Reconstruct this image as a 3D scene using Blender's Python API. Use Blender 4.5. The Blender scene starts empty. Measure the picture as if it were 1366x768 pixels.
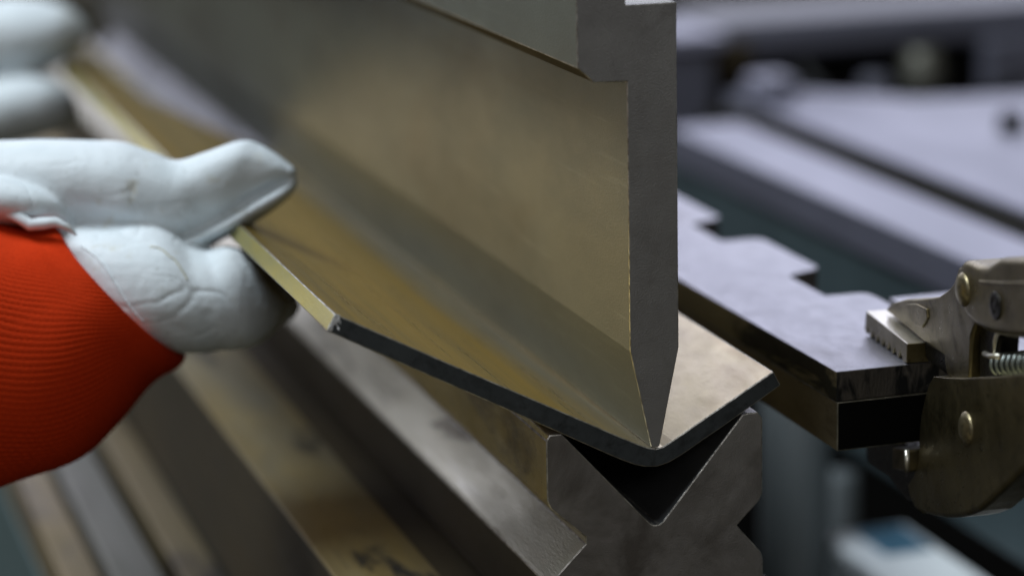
import bpy, bmesh, math, random
import numpy as np
from mathutils import Vector, Matrix, noise

S = bpy.context.scene
random.seed(7)
MM = 0.001
R = math.radians

# ------------------------------------------------------------------ camera, light, exposure
# World axes: +Y runs back along the press brake, +X across it to the right, +Z up.
# The origin is where the near end of the punch touches the sheet.  Lengths are written in mm.
cam_data = bpy.data.cameras.new('camera')
cam = bpy.data.objects.new('camera', cam_data)
S.collection.objects.link(cam)
S.camera = cam
fwd = Vector((math.sin(.30025571) * math.cos(.23308651), math.cos(.30025571) * math.cos(.23308651), -math.sin(.23308651)))
rt0 = Vector((math.cos(.30025571), -math.sin(.30025571), 0))
up0 = rt0.cross(fwd)
ro = -.02171163
rt = rt0 * math.cos(ro) + up0 * math.sin(ro)
up = -rt0 * math.sin(ro) + up0 * math.cos(ro)
rot = Matrix((rt, up, -fwd)).transposed()
cam.matrix_world = Matrix.Translation(Vector((-297.42, -802.30, 258.60)) * MM) @ rot.to_4x4()
cam_data.sensor_width = 36
cam_data.lens = 3564.816 / 1366 * 36
cam_data.clip_start = .02
cam_data.clip_end = 60
cam_data.dof.use_dof = True
cam_data.dof.focus_distance = .888
cam_data.dof.aperture_fstop = 4.6

W = bpy.data.worlds.new('World')
S.world = W
W.use_nodes = True
bg = W.node_tree.nodes['Background']
bg.inputs[0].default_value = (.51, .50, .45, 1)
bg.inputs[1].default_value = .20

def area(name, loc, target, sx, sy, power, col):
    d = bpy.data.lights.new(name, 'AREA')
    d.shape = 'RECTANGLE'
    d.size = sx; d.size_y = sy
    d.energy = power; d.color = col
    o = bpy.data.objects.new(name, d)
    S.collection.objects.link(o)
    o.location = loc
    v = Vector(target) - Vector(loc)
    o.rotation_euler = v.to_track_quat('-Z', 'Y').to_euler()
    return o
# rows of workshop windows far behind the machine, and ceiling light over it
area('window_light', (.3, 6.5, 2.4), (0, .3, 0), 9.5, 3.2, 205, (.80, .82, 1.0))
area('ceiling_light', (-1.1, .2, 2.2), (-.05, .15, 0), 1.3, .8, 66, (.84, .93, 1.0))
area('front_fill', (-.6, -4.2, 2.2), (0, 0, 0), 2.4, 1.0, 24, (.98, .98, 1.0))  # added front fill behind the camera, brightens the end faces

S.view_settings.view_transform = 'Standard'
S.view_settings.look = 'None'
S.view_settings.exposure = 0
S.view_settings.gamma = 1
S.view_settings.use_curve_mapping = False
S.cycles.use_denoising = True
S.cycles.max_bounces = 6
S.cycles.caustics_reflective = False
S.cycles.sample_clamp_indirect = 4

# ------------------------------------------------------------------ materials
def node_mat(name):
    m = bpy.data.materials.new(name); m.use_nodes = True
    nt = m.node_tree
    return m, nt, nt.nodes['Principled BSDF']

def noise_node(nt, scale, detail=4, rough=.55, stretch=(1, 1, 1), dist=0.0):
    tc = nt.nodes.new('ShaderNodeTexCoord')
    mp = nt.nodes.new('ShaderNodeMapping')
    mp.inputs['Scale'].default_value = stretch
    n = nt.nodes.new('ShaderNodeTexNoise')
    n.inputs['Scale'].default_value = scale
    n.inputs['Detail'].default_value = detail
    n.inputs['Roughness'].default_value = rough
    n.inputs['Distortion'].default_value = dist
    nt.links.new(tc.outputs['Object'], mp.inputs[0]); nt.links.new(mp.outputs[0], n.inputs['Vector'])
    return n.outputs['Fac']

def ramp(nt, src, stops):
    r = nt.nodes.new('ShaderNodeValToRGB')
    while len(r.color_ramp.elements) < len(stops): r.color_ramp.elements.new(.5)
    for e, (p, c) in zip(r.color_ramp.elements, stops):
        e.position = p
        e.color = (c, c, c, 1) if not isinstance(c, tuple) else (*c, 1)
    nt.links.new(src, r.inputs[0])
    return r.outputs[0]

def mixc(nt, fac, a, b, mode='MIX'):
    n = nt.nodes.new('ShaderNodeMix'); n.data_type = 'RGBA'; n.blend_type = mode
    for k, v in ((0, fac), (6, a), (7, b)):
        if hasattr(v, 'links'): nt.links.new(v, n.inputs[k])
        elif isinstance(v, tuple): n.inputs[k].default_value = (*v, 1)
        else: n.inputs[k].default_value = v
    return n.outputs[2]

def metal(name, ca, cb, big=25, stretch=(1, 1, 1), metallic=1.0, r=(.3, .5), stain=None, stain_scale=45, stain_at=(.58, .68),
          bump=.15, bump_scale=900, scratch=0.0, spots=0.0, emboss=0.0):
    m, nt, b = node_mat(name)
    f = noise_node(nt, big, 5, .6, stretch)
    col = mixc(nt, ramp(nt, f, [(.35, 0.0), (.65, 1.0)]), ca, cb)
    fr = noise_node(nt, big * 3.3, 5, .65, stretch)
    if stain:
        s = noise_node(nt, stain_scale, 6, .62, stretch, .6)
        col = mixc(nt, ramp(nt, s, [(stain_at[0], 0.0), (stain_at[1], 1.0)]), col, stain)
    if spots:
        s = noise_node(nt, 420, 3, .5)
        col = mixc(nt, ramp(nt, s, [(.66, 0.0), (.72, spots)]), col, tuple(c * .25 for c in ca))
    if scratch:
        s = noise_node(nt, 300, 4, .7, (1, .04, 1))
        col = mixc(nt, ramp(nt, s, [(.60, 0.0), (.72, scratch)]), col, tuple(min(1, c * 2.2) for c in ca))
    nt.links.new(col, b.inputs['Base Color'])
    b.inputs['Metallic'].default_value = metallic
    nt.links.new(ramp(nt, fr, [(.3, r[0]), (.7, r[1])]), b.inputs['Roughness'])
    h = noise_node(nt, bump_scale, 4, .6, stretch)
    bp = nt.nodes.new('ShaderNodeBump')
    bp.inputs['Strength'].default_value = bump
    bp.inputs['Distance'].default_value = .0004
    nt.links.new(h, bp.inputs['Height'])
    last = bp
    if emboss:
        b2 = nt.nodes.new('ShaderNodeBump')
        b2.inputs['Strength'].default_value = emboss
        b2.inputs['Distance'].default_value = .002
        nt.links.new(noise_node(nt, big * 1.7, 4, .5, stretch), b2.inputs['Height'])
        nt.links.new(bp.outputs[0], b2.inputs['Normal'])
        last = b2
    nt.links.new(last.outputs[0], b.inputs['Normal'])
    return m

def plain(name, c, rough=.6, metallic=0.0, var=.25, scale=30, bump=.1, bump_scale=400, spec=.5):
    m, nt, b = node_mat(name)
    f = noise_node(nt, scale, 5, .6)
    col = mixc(nt, ramp(nt, f, [(.3, 0.0), (.7, 1.0)]), tuple(x * (1 - var) for x in c), tuple(min(1, x * (1 + var)) for x in c))
    nt.links.new(col, b.inputs['Base Color'])
    b.inputs['Roughness'].default_value = rough
    b.inputs['Metallic'].default_value = metallic
    b.inputs['Specular IOR Level'].default_value = spec
    bp = nt.nodes.new('ShaderNodeBump'); bp.inputs['Strength'].default_value = bump; bp.inputs['Distance'].default_value = .0006
    nt.links.new(noise_node(nt, bump_scale, 5, .6), bp.inputs['Height']); nt.links.new(bp.outputs[0], b.inputs['Normal'])
    return m

M = {}
M['punch_side'] = metal('ground_punch_flank', (.190, .194, .150), (.148, .150, .116), 9, (1, .5, 1), .66, (.30, .42), (.11, .10, .07), 14, (.52, .8), .25, 1600, scratch=.2, emboss=.03)
M['punch_end'] = metal('sawn_punch_end', (.33, .325, .325), (.27, .265, .265), 50, (1, 1, 1), .75, (.40, .54), (.21, .20, .198), 60, (.55, .8), .55, 2200, spots=.12)
M['sheet'] = metal('oiled_sheet', (.70, .46, .08), (.46, .33, .10), 50, (1, .05, 1), .85, (.24, .40), (.46, .43, .34), 28, (.54, .68), .12, 900, spots=.35)
def grey_band(m, x0, x1, col):
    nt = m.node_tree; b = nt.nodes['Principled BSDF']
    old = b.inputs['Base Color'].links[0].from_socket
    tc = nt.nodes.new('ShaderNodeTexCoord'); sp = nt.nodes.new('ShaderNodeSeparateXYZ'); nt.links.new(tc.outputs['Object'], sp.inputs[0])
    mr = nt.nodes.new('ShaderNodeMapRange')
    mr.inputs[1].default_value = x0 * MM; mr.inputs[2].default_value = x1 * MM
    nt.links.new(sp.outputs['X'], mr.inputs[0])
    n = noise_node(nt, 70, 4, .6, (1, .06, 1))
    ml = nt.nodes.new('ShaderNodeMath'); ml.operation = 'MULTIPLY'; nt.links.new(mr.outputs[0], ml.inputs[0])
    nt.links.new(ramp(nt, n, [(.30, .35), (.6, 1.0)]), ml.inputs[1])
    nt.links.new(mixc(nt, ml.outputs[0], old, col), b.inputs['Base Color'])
grey_band(M['sheet'], -34, -14, (.40, .38, .31))  # base colour blends to grey along X, streaked by noise
M['sheet_flange'] = metal('lit_sheet_flange', (.92, .80, .54), (.85, .74, .58), 30, (1, .4, 1), .85, (.36, .48), (.72, .58, .38), 40, (.5, .75), .12, 900)  # right flange paler: the window light it reflects put into colour
M['sheet_cut'] = metal('sheared_edge', (.065, .075, .085), (.085, .097, .108), 60, (1, 1, 1), .7, (.32, .5), (.045, .05, .056), 170, (.5, .7), .4, 2500, scratch=.2)
M['sheet_edge_gold'] = metal('milled_edge', (.66, .54, .16), (.50, .45, .20), 60, (1, .3, 1), .8, (.3, .45), None, bump=.3)
M['die_end'] = metal('die_end_steel', (.24, .23, .225), (.34, .325, .32), 34, (1, 1, 1), .78, (.34, .56), (.15, .138, .13), 26, (.46, .66), .5, 2000, spots=.25)
M['die_side'] = metal('oily_die_flank', (.52, .40, .12), (.36, .29, .11), 26, (1, .35, 1), .8, (.30, .5), (.10, .08, .04), 36, (.54, .66), .3, 900, spots=.5)
M['die_pale'] = metal('bright_die_groove', (.60, .57, .45), (.38, .36, .28), 22, (1, .2, 1), .9, (.28, .5), (.20, .18, .14), 70, (.56, .68), .3, 1500, scratch=.2)
M['gold_bar'] = metal('stained_brassy_steel', (.38, .28, .10), (.24, .22, .16), 18, (1, .25, 1), .8, (.38, .55), (.045, .043, .04), 30, (.60, .68), .3, 900)
M['rail_brown'] = metal('aged_brown_rail', (.20, .15, .07), (.12, .10, .06), 16, (1, .15, 1), .7, (.42, .6), (.05, .04, .03), 26, (.55, .68), .3)
M['brown'] = metal('brown_steel_and_shade', (.055, .038, .014), (.035, .026, .012), 18, (1, .3, 1), .3, (.55, .7), None, bump=.3)  # bar steel; also carries painted shade on punch and die
M['grey_bar'] = metal('worn_grey_steel', (.17, .165, .14), (.10, .10, .085), 16, (1, .15, 1), .8, (.45, .6), (.06, .052, .035), 24, (.55, .7), .3)
M['plate'] = metal('ground_plate', (.50, .50, .56), (.43, .43, .49), 60, (1, .5, 1), .9, (.38, .50), (.33, .32, .35), 26, (.55, .8), .45, 1600, spots=.2)
M['plate_edge'] = metal('dark_plate_end', (.09, .08, .07), (.16, .14, .12), 90, (1, 1, .3), .7, (.4, .6), (.02, .02, .02), 130, (.5, .6), .8, 1200)
M['block'] = metal('oily_block', (.42, .34, .22), (.26, .21, .14), 30, (1, .4, 1), .85, (.32, .5), (.06, .05, .035), 40, (.52, .64), .3)
M['black_end'] = plain('blackened_steel', (.003, .003, .003), .6, 0, .3, spec=.08)
M['clamp'] = metal('bronzed_nickel', (.28, .235, .13), (.17, .14, .075), 40, (1, 1, 1), .95, (.25, .42), (.10, .08, .045), 130, (.54, .72), .25, 2200, spots=.8, emboss=.08)
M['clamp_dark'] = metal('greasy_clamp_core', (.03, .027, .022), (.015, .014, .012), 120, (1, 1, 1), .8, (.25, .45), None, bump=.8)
M['jaw'] = metal('bright_jaw_steel', (.86, .83, .74), (.66, .62, .50), 90, (1, 1, 1), .95, (.28, .40), None, bump=.3)
M['rivet'] = metal('worn_rivet_head', (.42, .36, .22), (.24, .20, .12), 160, (1, 1, 1), .95, (.3, .48), (.08, .065, .04), 220, (.5, .66), .4)
M['thread'] = metal('zinc_thread', (.45, .50, .46), (.34, .38, .36), 90, (1, 1, 1), .95, (.25, .4), None, bump=.3)
M['table'] = metal('bright_table', (.37, .37, .45), (.30, .30, .38), 6, (1, .3, 1), .6, (.4, .55), None, bump=.1)
M['slot'] = plain('slot_shade', (.014, .013, .010), .8, spec=.03)  # near-black shade of the slot; also colours the bolt heads
M['teal'] = plain('dark_teal_paint', (.048, .068, .074), .5, 0, .3, 8, spec=.2)
M['teal_grey'] = plain('grey_green_paint', (.11, .125, .13), .45, 0, .2, 8)
M['floor_teal'] = plain('teal_machine_paint', (.045, .085, .085), .5, 0, .2, 6)
M['dark'] = plain('dark_recess', (.006, .006, .007), .7)
M['lavender'] = plain('grey_machine_enamel', (.10, .10, .13), .45, 0, .2, 6)
M['pale'] = plain('pale_box_plastic', (.78, .82, .88), .5, 0, .2, 12)
M['blue'] = plain('blue_label', (.05, .13, .20), .5)
M['concrete'] = plain('workshop_floor', (.13, .12, .09), .7, 0, .3, 4)
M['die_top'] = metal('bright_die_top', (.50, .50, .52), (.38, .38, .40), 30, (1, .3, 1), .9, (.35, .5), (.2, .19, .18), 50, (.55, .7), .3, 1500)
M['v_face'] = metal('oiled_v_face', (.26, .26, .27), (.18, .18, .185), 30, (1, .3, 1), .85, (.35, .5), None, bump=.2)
M['plate_side'] = metal('stained_plate_side', (.46, .38, .22), (.30, .25, .16), 40, (1, .3, 1), .85, (.3, .5), (.05, .045, .035), 50, (.52, .6), .3)
M['edge'] = metal('worn_edge_highlight', (.62, .60, .56), (.22, .21, .19), 260, metallic=.9, r=(.3, .5), bump=.6)  # worn edges, with an edge highlight put into the colour
M['edge_soft'] = metal('rubbed_edge', (.42, .40, .34), (.22, .21, .17), 200, metallic=.9, r=(.3, .5), bump=.6)
M['burr'] = metal('bright_burr', (.85, .87, .9), (.7, .72, .75), 400, metallic=.9, r=(.3, .5), bump=1.0)

# white goatskin: fine grain, faint yellowish wear
m, nt, b = node_mat('glove_leather')
f = noise_node(nt, 55, 4, .55)
col = mixc(nt, ramp(nt, f, [(.35, 0.0), (.7, 1.0)]), (.76, .815, .85), (.68, .745, .78))
f2 = noise_node(nt, 80, 5, .6)
col = mixc(nt, ramp(nt, f2, [(.60, 0.0), (.72, .55)]), col, (.50, .47, .36))
f3 = noise_node(nt, 350, 3, .6)
col = mixc(nt, ramp(nt, f3, [(.64, 0.0), (.72, .35)]), col, (.28, .30, .28))
nt.links.new(col, b.inputs['Base Color']); b.inputs['Roughness'].default_value = .55
b.inputs['Specular IOR Level'].default_value = .35
bp = nt.nodes.new('ShaderNodeBump'); bp.inputs['Strength'].default_value = .3; bp.inputs['Distance'].default_value = .0007
nt.links.new(noise_node(nt, 420, 6, .65, (1, 1, 1), .4), bp.inputs['Height'])
bp2 = nt.nodes.new('ShaderNodeBump'); bp2.inputs['Strength'].default_value = .25; bp2.inputs['Distance'].default_value = .003
nt.links.new(noise_node(nt, 45, 3, .45, (1, 1, 1), .8), bp2.inputs['Height']); nt.links.new(bp.outputs[0], bp2.inputs['Normal'])
nt.links.new(bp2.outputs[0], b.inputs['Normal'])
M['leather'] = m
M['seam'] = plain('glove_seam_thread', (.52, .50, .38), .8, 0, .3, 300)
m, nt, b = node_mat('red_rib_knit')
f = noise_node(nt, 900, 3, .6)
col = mixc(nt, f, (.70, .048, .005), (.48, .029, .003))
nt.links.new(col, b.inputs['Base Color']); b.inputs['Roughness'].default_value = .9
b.inputs['Specular IOR Level'].default_value = .15
bp = nt.nodes.new('ShaderNodeBump'); bp.inputs['Strength'].default_value = .5; bp.inputs['Distance'].default_value = .0005
nt.links.new(noise_node(nt, 1500, 3, .6), bp.inputs['Height']); nt.links.new(bp.outputs[0], b.inputs['Normal'])
M['knit'] = m

# ------------------------------------------------------------------ mesh helpers (all take mm)
def link(name, me, mats, parent=None):
    o = bpy.data.objects.new(name, me); S.collection.objects.link(o)
    for m in (mats if isinstance(mats, (list, tuple)) else [mats]): me.materials.append(m)
    if parent: o.parent = parent
    return o

def thing(name, label, cat, loc=(0, 0, 0), rz=0, group=None):
    o = bpy.data.objects.new(name, None); S.collection.objects.link(o)
    o.location = Vector(loc) * MM; o.rotation_euler = (0, 0, rz); o.empty_display_size = .02
    return tag(o, label, cat, group)

def tag(o, label, cat, group=None):
    o['label'] = label; o['category'] = cat
    if group: o['group'] = group
    return o

def structure(o):
    o['kind'] = 'structure'; return o

def bevel(o, w, seg=2, ang=25, mat=-1):
    m = o.modifiers.new('bevel', 'BEVEL'); m.width = w * MM; m.segments = seg
    m.limit_method = 'ANGLE'; m.angle_limit = R(ang); m.harden_normals = False; m.material = mat
    sm = w >= .9
    m.harden_normals = sm
    for p in o.data.polygons: p.use_smooth = sm
    return o

def extrude(name, prof, a0, a1, mats, parent=None, axis='Y', pick=None, w=.5, seg=2, cuts=0, edge=-1, near_w=None):
    """closed outline (u,v) swept along an axis: axis Y -> (x,z); axis X -> (y,z); axis Z -> (x,y).
    pick(i) gives the material slot of side i, -1 near cap, -2 far cap."""
    me = bpy.data.meshes.new(name); bm = bmesh.new()
    n = len(prof); rows = []
    for k in range(cuts + 2):
        a = a0 + (a1 - a0) * k / (cuts + 1)
        row = []
        for (u, v) in prof:
            if axis == 'Y': p = (u, a, v)
            elif axis == 'X': p = (a, u, v)
            else: p = (u, v, a)
            row.append(bm.verts.new(Vector(p) * MM))
        rows.append(row)
    for k in range(cuts + 1):
        for i in range(n):
            fc = bm.faces.new((rows[k][i], rows[k][(i + 1) % n], rows[k + 1][(i + 1) % n], rows[k + 1][i]))
            if pick: fc.material_index = pick(i)
    fa = bm.faces.new(rows[0]); fb = bm.faces.new(rows[-1][::-1])
    if pick: fa.material_index = pick(-1); fb.material_index = pick(-2)
    if near_w:
        lay = bm.edges.layers.float.new('bevel_weight_edge')
        for e in bm.edges:
            ks = sorted(rows[0].index(v) for v in e.verts if v in rows[0])
            e[lay] = .1 if len(ks) < 2 else near_w(ks[0] if ks[1] - ks[0] == 1 else ks[1])
    bmesh.ops.recalc_face_normals(bm, faces=bm.faces)
    bm.to_mesh(me); bm.free()
    o = link(name, me, mats, parent)
    if near_w:
        bevel(o, w, seg, 25, edge); o.modifiers['bevel'].limit_method = 'WEIGHT'; return o
    if w: bevel(o, w, seg, 25, edge)
    return o

def box(name, x0, x1, y0, y1, z0, z1, mats, parent=None, w=.8, seg=2):
    return extrude(name, [(x0, z0), (x1, z0), (x1, z1), (x0, z1)], y0, y1, mats, parent, 'Y', None, w, seg)

def lathe(name, prof, mats, parent=None, loc=(0, 0, 0), rot=(0, 0, 0), seg=32, smooth=True):
    """(radius, height) profile turned about local Z"""
    me = bpy.data.meshes.new(name); bm = bmesh.new(); rings = []
    for (r, h) in prof:
        if r < 1e-6: rings.append([bm.verts.new((0, 0, h * MM))])
        else: rings.append([bm.verts.new((r * MM * math.cos(2 * math.pi * k / seg), r * MM * math.sin(2 * math.pi * k / seg), h * MM)) for k in range(seg)])
    for a, c in zip(rings, rings[1:]):
        for k in range(seg):
            l = (k + 1) % seg
            if len(a) == 1 and len(c) == 1: continue
            if len(a) == 1: bm.faces.new((a[0], c[k], c[l]))
            elif len(c) == 1: bm.faces.new((a[k], a[l], c[0]))
            else: bm.faces.new((a[k], a[l], c[l], c[k]))
    bmesh.ops.recalc_face_normals(bm, faces=bm.faces)
    bm.to_mesh(me); bm.free()
    for p in me.polygons: p.use_smooth = smooth
    o = link(name, me, mats, parent); o.location = Vector(loc) * MM; o.rotation_euler = rot
    return o

def tube(name, pts, rad, mats, parent=None, seg=10, closed=False, bm=None, ref=(0, 0, 1)):
    own = bm is None
    if own: bm = bmesh.new()
    P = [Vector(p) * MM for p in pts]; n = len(P); rows = []
    for i, p in enumerate(P):
        t = (P[min(i + 1, n - 1)] - P[max(i - 1, 0)]).normalized()
        a = t.cross(Vector(ref))
        if a.length < 1e-3: a = t.cross(Vector((1, 0, 0)))
        a.normalize(); c = t.cross(a)
        r = (rad[i] if isinstance(rad, (list, tuple)) else rad) * MM
        rows.append([bm.verts.new(p + (a * math.cos(2 * math.pi * k / seg) + c * math.sin(2 * math.pi * k / seg)) * r) for k in range(seg)])
    for a, c in zip(rows, rows[1:]):
        for k in range(seg): bm.faces.new((a[k], a[(k + 1) % seg], c[(k + 1) % seg], c[k]))
    bm.faces.new(rows[0][::-1]); bm.faces.new(rows[-1])
    if not own: return bm
    me = bpy.data.meshes.new(name); bmesh.ops.recalc_face_normals(bm, faces=bm.faces); bm.to_mesh(me); bm.free()
    for p in me.polygons: p.use_smooth = True
    return link(name, me, mats, parent)

def catmull(vals, sub):
    v = [np.array(x, float) for x in vals]; out = []
    n = len(v)
    for i in range(n - 1):
        p0, p1, p2, p3 = v[max(i - 1, 0)], v[i], v[i + 1], v[min(i + 2, n - 1)]
        for k in range(sub):
            t = k / sub
            out.append(.5 * ((2 * p1) + (p2 - p0) * t + (2 * p0 - 5 * p1 + 4 * p2 - p3) * t * t + (3 * p1 - p0 - 3 * p2 + p3) * t ** 3))
    out.append(v[-1]); return out

THICK = np.array((.2878, .9294, -.231))       # the way a hand's breadth runs: roughly along the brake
def loft_rings(rings, seg=40, sub=5, expo=2.3, radial=None):
    """rings: (top point, bottom point, half breadth).  returns verts (rows x seg x 3), mm"""
    flat = [np.array(list(T) + list(B) + [h]) for T, B, h in rings]
    rows = []
    sm = catmull(flat, sub)
    for i, q in enumerate(sm):
        T, B, h = q[:3], q[3:6], max(q[6], .5)
        c = (T + B) / 2; u = (T - B) / 2
        row = []
        for k in range(seg):
            a = 2 * math.pi * k / seg
            ca, sa = math.cos(a), math.sin(a)
            e = 2 / expo
            x = math.copysign(abs(ca) ** e, ca); y = math.copysign(abs(sa) ** e, sa)
            p = c + u * x + THICK * h * y
            if radial: p = p + (p - c) / np.linalg.norm(p - c) * radial(i / (len(sm) - 1), a)
            row.append(p)
        rows.append(row)
    return rows

def rows_to_bm(bm, rows):
    V = [[bm.verts.new(Vector(p) * MM) for p in r] for r in rows]
    n = len(V[0])
    for a, c in zip(V, V[1:]):
        for k in range(n): bm.faces.new((a[k], a[(k + 1) % n], c[(k + 1) % n], c[k]))
    bm.faces.new(V[0][::-1]); bm.faces.new(V[-1])

def fused(name, lofts, mat, parent, voxel=1.0, smooth=6, wr=0.0, wr_scale=.05, creases=()):
    """fuse overlapping lofts into one continuous skin, then soften and wrinkle it"""
    bm = bmesh.new()
    for l in lofts: rows_to_bm(bm, l)
    bmesh.ops.recalc_face_normals(bm, faces=bm.faces)
    me = bpy.data.meshes.new(name + '_raw'); bm.to_mesh(me); bm.free()
    t = bpy.data.objects.new(name + '_raw', me); S.collection.objects.link(t)
    m = t.modifiers.new('remesh', 'REMESH'); m.mode = 'VOXEL'; m.voxel_size = voxel * MM
    s = t.modifiers.new('smooth', 'SMOOTH'); s.factor = .6; s.iterations = smooth
    dg = bpy.context.evaluated_depsgraph_get()
    out = bpy.data.meshes.new_from_object(t.evaluated_get(dg)); out.name = name
    bpy.data.objects.remove(t, do_unlink=True); bpy.data.meshes.remove(me)
    n = len(out.vertices)
    co = np.empty(n * 3, 'f'); no = np.empty(n * 3, 'f')
    out.vertices.foreach_get('co', co); out.vertex_normals.foreach_get('vector', no)
    co = co.reshape(-1, 3); no = no.reshape(-1, 3)
    d = np.zeros(n, 'f')
    if wr:
        for i in range(n):
            p = Vector(co[i] / MM) * wr_scale
            a = noise.noise(p); c = noise.noise(p * 2.3 + Vector((5, 1, 7)))
            q = p + Vector((noise.noise(p * 1.7), noise.noise(p * 1.7 + Vector((9, 2, 4))), 0)) * .6
            c2 = noise.noise(Vector((q.x * 1.2, q.y * 1.2, q.z * 2.6)) + Vector((3, 8, 1)))
            m_ = max(0, min(1, .5 + 2 * noise.noise(p * 1.1 + Vector((7, 7, 7)))))
            d[i] += wr * (a * .8 - 1.0 * max(0, 1 - abs(c2) / .13) * m_ * .6 - .5 * max(0, .2 - abs(c)))
    for (A, B, width, depth) in creases:
        A = np.array(A) * MM; B = np.array(B) * MM
        ab = B - A; tt = np.clip(((co - A) @ ab) / (ab @ ab), 0, 1)
        dist = np.linalg.norm(co - (A + tt[:, None] * ab), axis=1) / MM
        d -= depth * np.exp(-(dist / width) ** 2) * np.sin(np.pi * np.clip(tt * .9 + .05, 0, 1)) ** .5
    co = co + no * (d * MM)[:, None]
    out.vertices.foreach_set('co', co.ravel()); out.update()
    for p in out.polygons: p.use_smooth = True
    return link(name, out, mat, parent)

def on_surface(o, pts, lift, sub=6):
    """lay a smooth line of points on a mesh's skin (mm)"""
    from mathutils.bvhtree import BVHTree
    bm = bmesh.new(); bm.from_mesh(o.data); T = BVHTree.FromBMesh(bm); bm.free()
    res = []
    for p in catmull(pts, sub):
        co, n, i, d = T.find_nearest(Vector(p) * MM)
        res.append(tuple(co / MM + n * lift))
    return res

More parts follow.
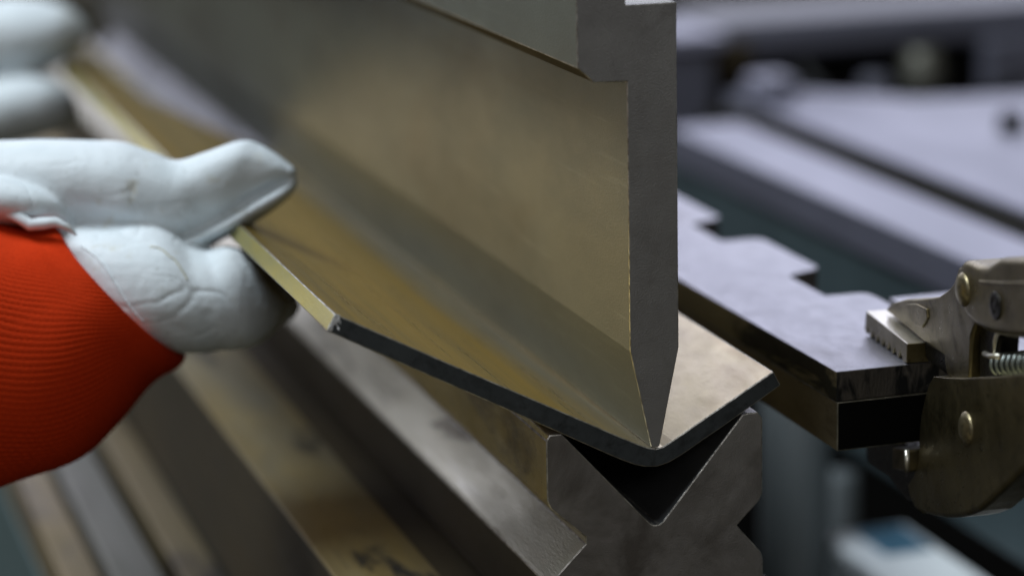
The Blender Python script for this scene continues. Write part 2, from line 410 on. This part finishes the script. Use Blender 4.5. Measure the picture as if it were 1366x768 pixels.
# ------------------------------------------------------------------ hand sections, mm: top point, bottom point, half breadth
G = {
    'palm': [((-184.0, 172.4, 57.5), (-154.6, 149.7, 3.0), 24), ((-170.6, 168.7, 59.3), (-146.3, 148.3, 7.6), 30), ((-157.6, 163.4, 58.7), (-139.9, 145.8, 9.9), 33), ((-145.8, 159.7, 58.2), (-130.4, 143.0, 10.2), 34), ((-136.0, 157.3, 56.7), (-124.4, 142.1, 9.8), 34), ((-129.8, 155.7, 53.4), (-120.0, 141.9, 10.0), 33), ((-125.2, 154.3, 49.3), (-115.5, 141.7, 10.8), 31), ((-120.4, 153.4, 47.4), (-111.0, 141.5, 11.0), 30), ((-115.2, 151.6, 46.7), (-107.0, 140.4, 11.9), 27)],
    'index': [((-142.8, 158.5, 39.8), (-144.8, 153.7, 18.2), 20), ((-126.5, 154.6, 44.8), (-121.6, 144.8, 11.2), 28), ((-115.1, 151.9, 47.8), (-113.8, 142.1, 9.9), 28), ((-108.8, 150.9, 47.2), (-105.5, 140.9, 11.1), 26), ((-103.1, 150.4, 43.6), (-98.9, 141.8, 14.3), 21), ((-99.4, 150.2, 38.8), (-93.8, 143.5, 19.1), 15), ((-96.7, 151.0, 32.6), (-90.5, 147.0, 24.3), 8)],
    'base_fold': [((-222.9, 175.6, 78.2), (-224.7, 171.2, 58.3), 22), ((-207.7, 166.6, 78.4), (-209.4, 162.4, 59.4), 22), ((-192.4, 159.7, 78.4), (-193.9, 155.9, 61.0), 20), ((-182.3, 155.9, 75.5), (-183.0, 152.6, 61.3), 17), ((-174.0, 154.6, 71.8), (-174.5, 152.1, 61.2), 13), ((-167.6, 155.7, 67.2), (-167.8, 153.9, 59.7), 8)],
    'middle': [((-122.4, 177.6, 38.2), (-124.8, 171.8, 12.0), 16), ((-108.3, 175.9, 40.2), (-105.6, 167.5, 9.7), 18), ((-95.9, 173.3, 36.8), (-94.3, 166.2, 10.3), 17), ((-87.9, 171.5, 30.6), (-85.3, 166.5, 13.8), 13), ((-83.5, 169.7, 24.7), (-82.0, 167.5, 17.7), 6)],
    'ring': [((-116.2, 198.4, 25.9), (-121.1, 194.0, 1.9), 14), ((-101.8, 196.3, 26.5), (-102.7, 190.2, 1.0), 15), ((-90.4, 194.4, 24.4), (-90.8, 189.6, 4.5), 14), ((-82.7, 192.6, 18.1), (-81.7, 189.8, 8.1), 8)],
    'thumb': [((-230.6, 202.3, 89.6), (-233.6, 195.2, 57.2), 22), ((-204.3, 191.7, 88.3), (-207.3, 184.7, 56.4), 26), ((-188.7, 184.6, 87.5), (-190.2, 177.4, 57.0), 27), ((-172.9, 179.6, 87.2), (-171.8, 171.4, 55.8), 27), ((-159.1, 175.2, 86.8), (-157.9, 166.8, 54.7), 26), ((-145.2, 170.6, 85.7), (-144.3, 162.0, 51.9), 24), ((-134.8, 167.5, 81.8), (-135.8, 160.0, 50.2), 21), ((-126.7, 165.3, 78.7), (-129.6, 159.0, 49.8), 19), ((-115.7, 164.6, 80.9), (-123.0, 159.4, 50.9), 18), ((-102.1, 165.4, 83.9), (-111.1, 161.1, 55.3), 17), ((-95.5, 166.2, 82.2), (-100.4, 162.4, 61.0), 15), ((-87.7, 164.7, 77.0), (-90.9, 162.8, 65.6), 12), ((-82.3, 162.8, 72.1), (-83.2, 162.3, 68.8), 8)],
    'thumb_under': [((-139.1, 167.2, 53.6), (-138.4, 165.4, 47.0), 17), ((-126.1, 162.4, 50.3), (-125.3, 160.7, 44.6), 17), ((-110.3, 162.1, 55.9), (-108.5, 160.0, 49.8), 16), ((-98.4, 162.0, 61.8), (-95.7, 159.8, 56.0), 14), ((-87.9, 162.0, 66.1), (-86.2, 160.4, 61.9), 11), ((-82.6, 162.2, 69.3), (-82.3, 161.4, 66.3), 6)],
    'sleeve': [((-169.2, 167.6, 56.6), (-141.8, 148.3, 12.9), 38), ((-171.9, 167.6, 57.7), (-133.0, 143.9, 10.8), 40), ((-179.0, 168.6, 57.2), (-134.9, 142.2, 5.7), 43), ((-187.1, 168.5, 59.6), (-143.9, 140.3, -0.0), 46), ((-197.6, 168.8, 64.9), (-157.5, 137.2, -12.3), 50), ((-210.7, 167.9, 71.2), (-173.8, 133.2, -22.5), 52), ((-229.1, 166.3, 76.3), (-197.2, 131.1, -25.7), 53), ((-255.2, 162.8, 81.7), (-232.3, 127.8, -30.5), 53), ((-285.8, 162.1, 84.2), (-270.7, 129.9, -26.6), 53)],
    'far_hand': [((-192.7, 630.3, 92.7), (-197.6, 618.6, 39.2), 40), ((-159.2, 619.2, 89.6), (-163.5, 609.0, 43.0), 40), ((-137.1, 609.9, 88.6), (-140.9, 600.7, 46.6), 36), ((-118.7, 601.9, 87.7), (-124.0, 594.1, 49.6), 32), ((-104.4, 594.3, 83.8), (-108.7, 588.9, 56.4), 24), ((-96.9, 589.2, 76.9), (-99.6, 586.9, 64.0), 12), ((-95.3, 586.5, 72.4), (-96.4, 585.8, 67.9), 4)],
    'far_fingers': [((-172.1, 596.8, 48.5), (-175.2, 589.3, 14.5), 26), ((-149.7, 590.2, 49.5), (-152.8, 582.7, 15.5), 26), ((-131.0, 584.8, 51.4), (-135.8, 578.3, 19.3), 26), ((-116.0, 581.8, 49.2), (-119.2, 576.1, 22.4), 22), ((-107.0, 579.6, 42.7), (-109.5, 576.6, 27.5), 14), ((-104.0, 578.5, 37.9), (-104.9, 577.3, 31.8), 5)],
    'far_fingers2': [((-161.0, 638.2, 33.7), (-163.9, 631.3, 2.5), 22), ((-138.0, 631.1, 34.0), (-140.6, 624.9, 5.9), 22), ((-114.9, 625.7, 32.4), (-116.9, 621.0, 10.9), 20), ((-97.6, 621.8, 29.7), (-98.9, 618.6, 15.2), 12)],
}
HEM = [(-204.7, 149.7, 70.3), (-197.3, 145.2, 70.0), (-192.4, 142.3, 68.7), (-188.7, 139.6, 67.0), (-185.3, 137.9, 64.4), (-181.0, 136.7, 64.8), (-176.6, 135.4, 65.2), (-172.5, 134.7, 63.1), (-169.6, 134.1, 60.0)]
SEAM = [(-143.3, 123.5, 62.9), (-136.8, 121.1, 61.4), (-132.6, 119.0, 58.2), (-130.4, 117.2, 53.5), (-130.0, 115.5, 47.2)]
SEAM2 = [(-171.7, 132.0, 61.7), (-162.5, 126.4, 50.6), (-156.1, 121.2, 37.9), (-150.6, 116.9, 27.4)]
# ------------------------------------------------------------------ setting
fl = structure(box('floor', -6000, 6000, -5000, 9000, -1020, -900, M['concrete'], None, 0))

# ------------------------------------------------------------------ the sheet being bent
top = [(-107.9, 56.2), (-70.1, 35.8), (-45.5, 22.8), (-14.5, 6.2), (-6, 1.8), (-2.4, .2), (0, -.35), (2.6, .1), (6, 1.8), (17.7, 8.4), (42.3, 22.1)]
th = 6.2
bot = [(45.0, 17.0), (24, 4.7), (17, .9), (12.5, -1.7), (8.5, -3.9), (4.5, -5.7), (.5, -6.6), (-3.5, -6.3), (-7.5, -5.1), (-12, -3.0), (-18, 0.2), (-48.4, 16.9), (-73, 30.3), (-110.8, 50.8)]
prof = top + bot
nt_ = len(top)
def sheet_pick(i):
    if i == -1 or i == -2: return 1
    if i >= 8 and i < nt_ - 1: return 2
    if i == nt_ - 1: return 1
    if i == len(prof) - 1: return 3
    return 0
sheet = thing('metal_sheet', 'thick yellowish steel sheet bent into a shallow V under the tall pointed tool', 'metal sheet')
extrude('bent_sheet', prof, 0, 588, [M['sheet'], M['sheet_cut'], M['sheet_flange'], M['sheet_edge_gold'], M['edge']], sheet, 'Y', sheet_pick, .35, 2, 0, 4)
# torn bright burr at the near left corner
bm = bmesh.new()
for k in range(14):
    t = random.random()
    base = Vector((-108.6 + random.uniform(-.5, 2.2), -.15, 55.4 - t * 4.6 + random.uniform(-.4, .3)))
    tip = base + Vector((random.uniform(-.3, .6), random.uniform(-.45, -.1), random.uniform(-1.4, -.4)))
    w_ = random.uniform(.12, .35)
    vs = [bm.verts.new((base + Vector(q)) * MM) for q in ((-w_, 0, 0), (w_, 0, 0), (0, .2, w_))] + [bm.verts.new(tip * MM)]
    for a, b_, c in ((0, 1, 3), (1, 2, 3), (2, 0, 3), (0, 2, 1)): bm.faces.new((vs[a], vs[b_], vs[c]))
me = bpy.data.meshes.new('burr'); bmesh.ops.recalc_face_normals(bm, faces=bm.faces); bm.to_mesh(me); bm.free()
link('burr', me, M['burr'], sheet)
extrude('burr', [(-110.7, 51.1), (-109.3, 50.6), (-108.6, 52.4), (-106.4, 53.6), (-106.2, 55.6), (-108.0, 56.1)], -.2, .3, [M['burr']], sheet, 'Y', None, .12)

# ------------------------------------------------------------------ upper tool
punch = thing('press_brake_punch', 'tall grey steel bending tool with a stepped shoulder and pointed lower edge', 'punch')
pp = [(-1.5, .25), (0, -.1), (1.5, .25), (8.6, 33.8), (8.6, 148.3), (-8.8, 148.3), (-8.8, 215), (-25.4, 215), (-25.4, 129), (-20, 124), (-8.6, 123.6), (-8.6, 34.0)]
extrude('punch_blade', pp, .4, 1162, [M['punch_side'], M['punch_end'], M['edge'], M['brown']], punch, 'Y', lambda i: 1 if i in (-1, -2) else (3 if i in (8, 9) else 0), .35, 2, 0, 2)  # shoulder underside darkened: grime and shade put into its colour

# ------------------------------------------------------------------ four-way V die
die = thing('bending_die', 'dark steel V block with notched sides carrying the bent sheet', 'die')
zc = -29.5
dp = [(-37.2, 8.4), (-33, 8.4), (-2.2, -26.2), (-1, -26.9), (1, -26.9), (2.2, -26.2), (31, 8.0), (33, 8.5), (36.6, 8.4), (38.4, 6),
      (38.4, -20.2), (37.2, -22.8), (29, -30.6), (38.0, -41.4), (38.6, -44), (38.6, -66), (30, -67.5), (-30, -67.5), (-38.4, -66),
      (-38.4, -44), (-37.6, -42.6), (-25.2, -30.6), (-25.2, -28.2), (-37.2, -17), (-38.4, -14.3), (-38.4, 6.6)]
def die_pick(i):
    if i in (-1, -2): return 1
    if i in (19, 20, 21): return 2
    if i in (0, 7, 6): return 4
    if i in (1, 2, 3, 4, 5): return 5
    if i in (13, 14, 18): return 6  # lower sides darkened: shade of the gap put into the colour
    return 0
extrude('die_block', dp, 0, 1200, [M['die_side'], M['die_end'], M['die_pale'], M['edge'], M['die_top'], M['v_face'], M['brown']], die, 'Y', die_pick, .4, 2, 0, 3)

# ------------------------------------------------------------------ die holder: a stepped stack of bars left of the die
holder = thing('die_holder', 'stepped stack of long stained steel bars running under the notched block', 'die holder')
box('base_bar', -88.2, 60, -260, 1250, -138, -68.2, [M['brown']], holder, 1.2)
box('top_bar', -88.4, -52, -262, 1248, -68.0, -66.8, [M['gold_bar']], holder, .4)
box('rail', -107, -88.6, -300, 1250, -165, -137.6, [M['rail_brown']], holder, 1.5)
box('rail', -137, -114, -300, 1250, -165, -136, [M['grey_bar']], holder, 2.5)
box('rail', -157, -139, -300, 1250, -165, -140, [M['rail_brown']], holder, 2)
bed = thing('lower_beam', 'dark green painted lower beam of the machine below the bars', 'machine beam')
box('beam_web', -157.5, 60, -320, 1260, -420, -165.4, [M['floor_teal']], bed, 3)
box('beam_foot', -230, 120, -320, 1260, -900, -420.4, [M['floor_teal']], bed, 3)

# ------------------------------------------------------------------ notched stop plate on its block
stop = thing('stop_plate', 'pale grey steel plate with square notches in its back edge, bolted on a dark block', 'stop plate')
out = [(65.4, 0), (122, 0), (124, 60)]
def arc(cx, cy, r, a0, a1, n=5): return [(cx + r * math.cos(R(a0 + (a1 - a0) * k / n)), cy + r * math.sin(R(a0 + (a1 - a0) * k / n))) for k in range(n + 1)]
for y in (104, 209, 314, 419):
    out += [(124, y - 9), (123.5, y - 5.5), (122, y - 3.5), (119.5, y - 2.4), (107, y - 2), (107, y + 33), (109, y + 34.6), (120, y + 39.5), (122.6, y + 41.2), (124, y + 45)] if y < 400 else []
out += [(124, 460), (65.4, 460)]
def plate_pick(i):
    if i < 0: return 0
    if i == len(out) - 1: return 2
    a, b_ = out[i], out[(i + 1) % len(out)]
    return 1 if b_[0] - a[0] > abs(b_[1] - a[1]) else 0  # sides facing the camera darker: their dim reflection put into colour
extrude('notched_plate', out, 8.9, 19.5, [M['plate'], M['plate_edge'], M['plate_side']], stop, 'Z', plate_pick, .4, 2)
extrude('block', [(66, -8.7), (118, -8.7), (118, 8.6), (66, 8.6)], .5, 455, [M['block'], M['black_end'], M['edge_soft']], stop, 'Y', lambda i: 1 if i == -1 else 0, .35, 2, 0, 2)
back = thing('rear_plate', 'pale steel plate lying level just behind the jaws of the locking clamp', 'steel plate')
extrude('plate_body', [(127.5, 8.9), (420, 8.9), (420, 19.3), (127.5, 19.3)], 2, 90.5, [M['plate_edge'], M['plate']], back, 'Y', lambda i: 1 if i == 2 else 0, .5, 2)
# ledge visible in the notches
box('backing_strip', 100, 121.5, 60, 452, 3, 8.4, [M['plate']], stop, .4)

# ------------------------------------------------------------------ locking clamp gripping the plate
cl = thing('locking_clamp', 'bronze coloured locking pliers clamped over the near end of the notched plate', 'clamp', (91.4, 0, 0), -R(5.7))
n_t = 6
pad = [(42, 28.4), (-.3, 26.9), (0, 19.9)]
y = 3.0
while y < 42:
    pad += [(y + .6, 19.6), (y + 3.2, 22.8), (y + 5.0, 20.0)]; y += 5.6
pad += [(43.5, 21.5)]
extrude('upper_jaw_pad', pad, 0, 9.6, [M['clamp'], M['jaw']], cl, 'X', lambda i: 1 if i == 0 else 0, .3, 2)  # pad top paler than its sides: reflected window light put into colour
arm = [(37.1, 29.4), (33, 32.4), (27, 34.8), (16.6, 38.2), (4, 41.2), (-8.7, 44.6), (-15.5, 46.6), (-20.5, 49.1), (-25.5, 51.8), (-29.1, 54.6), (-31, 57.2), (-32.9, 60.3), (-38.8, 62.6), (-51, 62),
       (-56, 52), (-48, 44), (-45.3, 40.0), (-44.6, 27), (-44.4, 22.5), (-24, 21.8), (-22.6, 24.5), (-21.5, 27.5), (-2.3, 27.6), (8, 28.4), (22, 29)]
extrude('upper_jaw_arm', arm, 5.2, 15, [M['clamp']], cl, 'X', None, 1.1, 3)
extrude('arm_recess', [(14, 37.2), (4, 39.6), (-6, 40.2), (-7, 37), (-2, 32.6), (6, 31.4), (12, 33.5)], 4.6, 5.6, [M['clamp']], cl, 'X', None, .45, 3)
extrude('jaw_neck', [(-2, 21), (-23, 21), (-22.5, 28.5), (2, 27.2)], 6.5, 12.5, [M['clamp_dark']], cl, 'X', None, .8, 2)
hd = [(-39.6, 57), (-39.7, 60.2), (-41.2, 63.4), (-44, 65.2), (-48, 66.2), (-58, 67), (-64.3, 67.9), (-69, 70.2), (-74.7, 72.9), (-93.0, 77.0), (-118, 83), (-150, 88), (-185, 89),
      (-185, 66), (-150, 65), (-118, 58), (-94.5, 51.6), (-79, 48.6), (-66, 46.8), (-55.8, 46.2), (-48, 47.4), (-43, 50.5)]
extrude('fixed_handle', hd, 2.0, 19, [M['clamp']], cl, 'X', None, 3.0, 5)
hd2 = [(-60, 62.5), (-78, 66), (-100, 71), (-100, 69.4), (-78, 64.6), (-60, 61.3)]
extrude('handle_crease', hd2, 1.5, 2.6, [M['clamp']], cl, 'X', None, .4, 3)
body = [(-21.9, 20.9), (-17.2, 16.5), (-13.8, 10.6), (-10.8, 4.5), (-9.3, -2.3), (-9.4, -8.1), (-8, -14), (-4, -19.5), (1.5, -24.0), (-1, -27.4), (-6, -29.6), (-14, -29.6), (-24.0, -27.4), (-34, -24.8), (-44.6, -21.3), (-54, -17.6), (-64.1, -12.8), (-73, -7), (-81.9, -1.0),
        (-99.4, 11.4), (-125, 24), (-160, 30), (-160, 50), (-125, 47), (-97.6, 41.5), (-76, 35.0), (-54.7, 29.0), (-46, 26.6), (-34, 23.6)]
extrude('side_plate', body, 1.6, 13, [M['clamp']], cl, 'X', None, 8.0, 8, 0, -1, lambda i: 1 if 11 <= i <= 21 else .13)
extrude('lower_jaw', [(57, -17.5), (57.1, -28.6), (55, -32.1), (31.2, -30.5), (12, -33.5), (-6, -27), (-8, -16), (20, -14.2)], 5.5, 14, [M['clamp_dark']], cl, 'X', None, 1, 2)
extrude('lower_jaw_pad', [(9.5, -12.6), (9.8, -20.5), (-5.8, -17.0), (-5.3, -9.2)], -1.4, 7, [M['clamp']], cl, 'X', None, .7, 2)
tube('lower_jaw_rib', [(-3, -1.8, 0)] and [(-1.9, -6.4, -8.9), (-1.9, -7.4, -16.4)], 1.0, [M['jaw']], cl, 8)
# pivot core, spring hook and adjusting screw between the plates
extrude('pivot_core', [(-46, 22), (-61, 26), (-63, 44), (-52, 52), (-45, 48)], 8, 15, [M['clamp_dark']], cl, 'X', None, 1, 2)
tube('toggle_pin', [(7.4, -52, 36.0), (7.2, -58, 36.6), (7.4, -65, 38.4)], 1.0, [M['jaw']], cl, 8)
tube('spring_hook', [(8.2, -62, 47), (7.4, -60.5, 42), (7.6, -60, 37)], .8, [M['jaw']], cl, 8)
bm = bmesh.new()
pts = []
for k in range(10 * 16):
    a = k / 16 * 2 * math.pi
    s_ = -57.5 - k / 16 * 4.4
    pts.append((10 + 3.4 * math.cos(a), s_, 33.6 + (-57.5 - s_) * .27 + 3.4 * math.sin(a)))
tube('adjusting_screw_thread', pts, .75, [M['thread']], cl, 6, ref=(0, 1, 0))
tube('adjusting_screw', [(10, -56.5, 33.3), (10, -102, 45.6)], 2.2, [M['clamp_dark']], cl, 16)
dome = [(0, 1.9), (2.2, 1.75), (4.0, 1.25), (5.2, .5), (5.6, 0), (5.6, -1.2)]
lathe('rivet', dome, [M['rivet']], cl, (1.9, -46.2, 56.2), (0, -math.pi / 2, 0))
lathe('rivet', dome, [M['rivet']], cl, (1.5, -52.3, 11.5), (0, -math.pi / 2, 0))
lathe('stake_mark', [(4.6, -.2), (4.4, .35), (3.2, .4), (2.4, -.1), (1.2, .35), (0, .4)], [M['clamp_dark']], cl, (1.9, -74, 57.5), (0, -math.pi / 2, 0), 20)

# ------------------------------------------------------------------ gloved hands
def offs(i, k): return 0
hand = thing('gloved_hand', 'white leather glove with orange red ribbed cuff, pinching the near edge of the sheet', 'hand', (0, 0, 0), 0, 'gloved hands holding the sheet')
L = {k: loft_rings(v) for k, v in G.items() if k != 'fw' and k != 'sleeve'}
cre = [((-127, 150, 80), (-121, 146, 54), 6, 1.6), ((-150, 150, 82), (-138, 150, 60), 7, 1.0), ((-172, 150, 72), (-150, 145, 56), 6, 1.3),
       ((-124.0, 128, 52), (-122, 116, 38), 2.0, 2.6), ((-106, 122, 45), (-106, 118, 26), 4, .8), ((-150, 125, 40), (-130, 115, 18), 3, .7)]
gl = fused('glove', [L['palm'], L['thumb'], L['thumb_under'], L['index'], L['middle'], L['ring'], L['base_fold']], M['leather'], hand, .8, 5, .7, .04, cre)
nr = 120
def rib(t, a): return   .65 * math.cos(nr * (a - 1.2 * t)) * (.75 + .25 * math.sin(7 * a + 9 * t)) + 1.6 * math.sin(3 * a + 5 * t) * t + 1.3 * math.sin(9 * t + 2.2 * a) * min(1, 3 * t) + (1.4 * math.sin(16 * t + 2 * a) * max(0, t - .15))
bm = bmesh.new(); rows_to_bm(bm, loft_rings(G['sleeve'], 960, 8, 2.2, rib))
me = bpy.data.meshes.new('knit_cuff'); bmesh.ops.recalc_face_normals(bm, faces=bm.faces); bm.to_mesh(me); bm.free()
for p in me.polygons: p.use_smooth = True
link('knit_cuff', me, M['knit'], hand)
tube('hem', HEM, [2.2] * (len(HEM) - 3) + [1.8, 1.2, .4], M['leather'], hand, 10)
tube('seam', on_surface(gl, SEAM, -.1), .42, M['seam'], hand, 6)
tube('seam', on_surface(gl, SEAM2, .1), .4, M['leather'], hand, 6)

hand2 = thing('gloved_hand', 'blurred white leather glove gripping the far corner of the sheet at upper left', 'hand', (0, 0, 0), 0, 'gloved hands holding the sheet')
fused('glove', [L['far_hand'], L['far_fingers'], L['far_fingers2']], M['leather'], hand2, 1.6, 4, .8, .06)

# ------------------------------------------------------------------ blurred machinery behind on the right
tb = thing('machine_table', 'long pale blurred machine bed with a dark slot running along its top', 'machine bed')
extrude('front_strip', [(282, -52), (330, -52), (330, -30), (282, -30)], -200, 735, [M['table'], M['lavender']], tb, 'Y', lambda i: 0 if i == 2 else 1, 1.5)
box('slot_shade_strip', 330.5, 366, -200, 800, -90, -33, [M['slot']], tb, .5)  # near-flush dark strip: shade of the slot put into its colour
extrude('table_top', [(366.5, -200), (1000, -200), (1000, 690), (470, 770), (410, 840), (366.5, 850)], -64, -30, [M['table']], tb, 'Z', None, 3)
box('front_panel', 285, 332, -200, 770, -166, -52.5, [M['teal']], tb, 2)
box('raised_pad', 370, 398, 795, 828, -29.6, -15, [M['table']], tb, 5, 4)
box('rear_panel', 334, 990, -190, 680, -166, -90.5, [M['teal']], tb, 2)
col_ = thing('machine_column', 'blurred grey upright column at the far left end of the pale bed', 'column')
box('column', 300, 372, 880, 960, -900, -6, [M['lavender']], col_, 4)
box('cap_plate', 296, 380, 876, 966, -5.6, 4, [M['table']], col_, 2)
ub = thing('cross_beam', 'grey blurred beam crossing behind the machine bed over dark openings', 'machine beam')
box('beam', 386, 1500, 900, 1010, -19, 7, [M['lavender']], ub, 7, 4)
box('beam_end', 374, 402, 886, 899, -30, -4, [M['brown']], ub, 5, 4)
box('dark_void_sheet', 374, 1500, 1012, 1030, -900, -14, [M['dark']], ub, 0)  # dark sheet added as the unlit void behind the openings
box('end_cheek', 579, 660, 880, 899, -64, -13.5, [M['lavender']], ub, 4, 3)
sp = thing('steel_post', 'short pale blurred cylinder standing between the two dark openings', 'post', (523, 872, -64))
lathe('post_body', [(0, 0), (15, 0), (15, 40), (12, 44), (12, 49), (0, 49)], [M['grey_bar']], sp, (0, 0, 0))
lathe('post_collar', [(0, 0), (11, 0), (11, 30), (9, 33), (0, 33)], [M['lavender']], sp, (-34, 4, 0))
for (x_, y_) in ((450, 300), (520, 520), (470, 640)):
    lathe('bolt_head', [(0, 0), (9, 0), (9, 9), (6, 10), (5, 6), (0, 6)], [M['slot']], tb, (x_, y_, -29.8), (0, 0, 0), 6, False)
extrude('guide_rail', [(560, -29.6), (575, -29.6), (575, -22), (560, -22)], -180, 640, [M['lavender']], tb, 'Y', None, 1)
tube('air_hose', [(430, 868, -20), (450, 862, -44), (490, 850, -58), (540, 856, -54), (600, 862, -40)], 4, [M['dark']], tb, 8)
# below the bed
for (x0, x1, y0, tz, lab) in ((206, 242, 385, -100, 'blurred grey round post just right of the notched block'), (262, 284, 440, -172, 'second blurred grey post, nearer the pale box')):
    p_ = thing('support_post', lab, 'post', ((x0 + x1) / 2, y0 + 16, -900), 0, 'posts under the machine bed')
    rr = (x1 - x0) / 2
    lathe('post_tube', [(0, 0), (rr, 0), (rr, tz + 898), (rr - 2, tz + 900), (0, tz + 900)], [M['teal_grey']], p_)
    lathe('foot_flange', [(0, 0), (rr + 14, 0), (rr + 14, 10), (rr + 12, 12), (rr + .5, 12)], [M['teal_grey']], p_)
bx = thing('storage_bin', 'pale blurred plastic box with a blue patch low on the right', 'plastic box')
box('bin_body', 246, 283, 205, 400, -420, -196, [M['pale']], bx, 6, 4)
box('bin_lid', 241, 288, 198, 405, -195.6, -186, [M['pale']], bx, 3, 3)
box('label', 256, 282, 360, 398, -185.9, -184.5, [M['blue']], bx, .4)
sh = thing('lower_shelf', 'dark shelf under the machine bed that carries the pale box', 'shelf')
box('shelf_board', 190, 900, 150, 480, -445, -420.3, [M['teal']], sh, 2)
box('leg', 195, 235, 160, 200, -900, -445.3, [M['teal']], sh, 2); box('leg', 850, 890, 160, 200, -900, -445.3, [M['teal']], sh, 2)
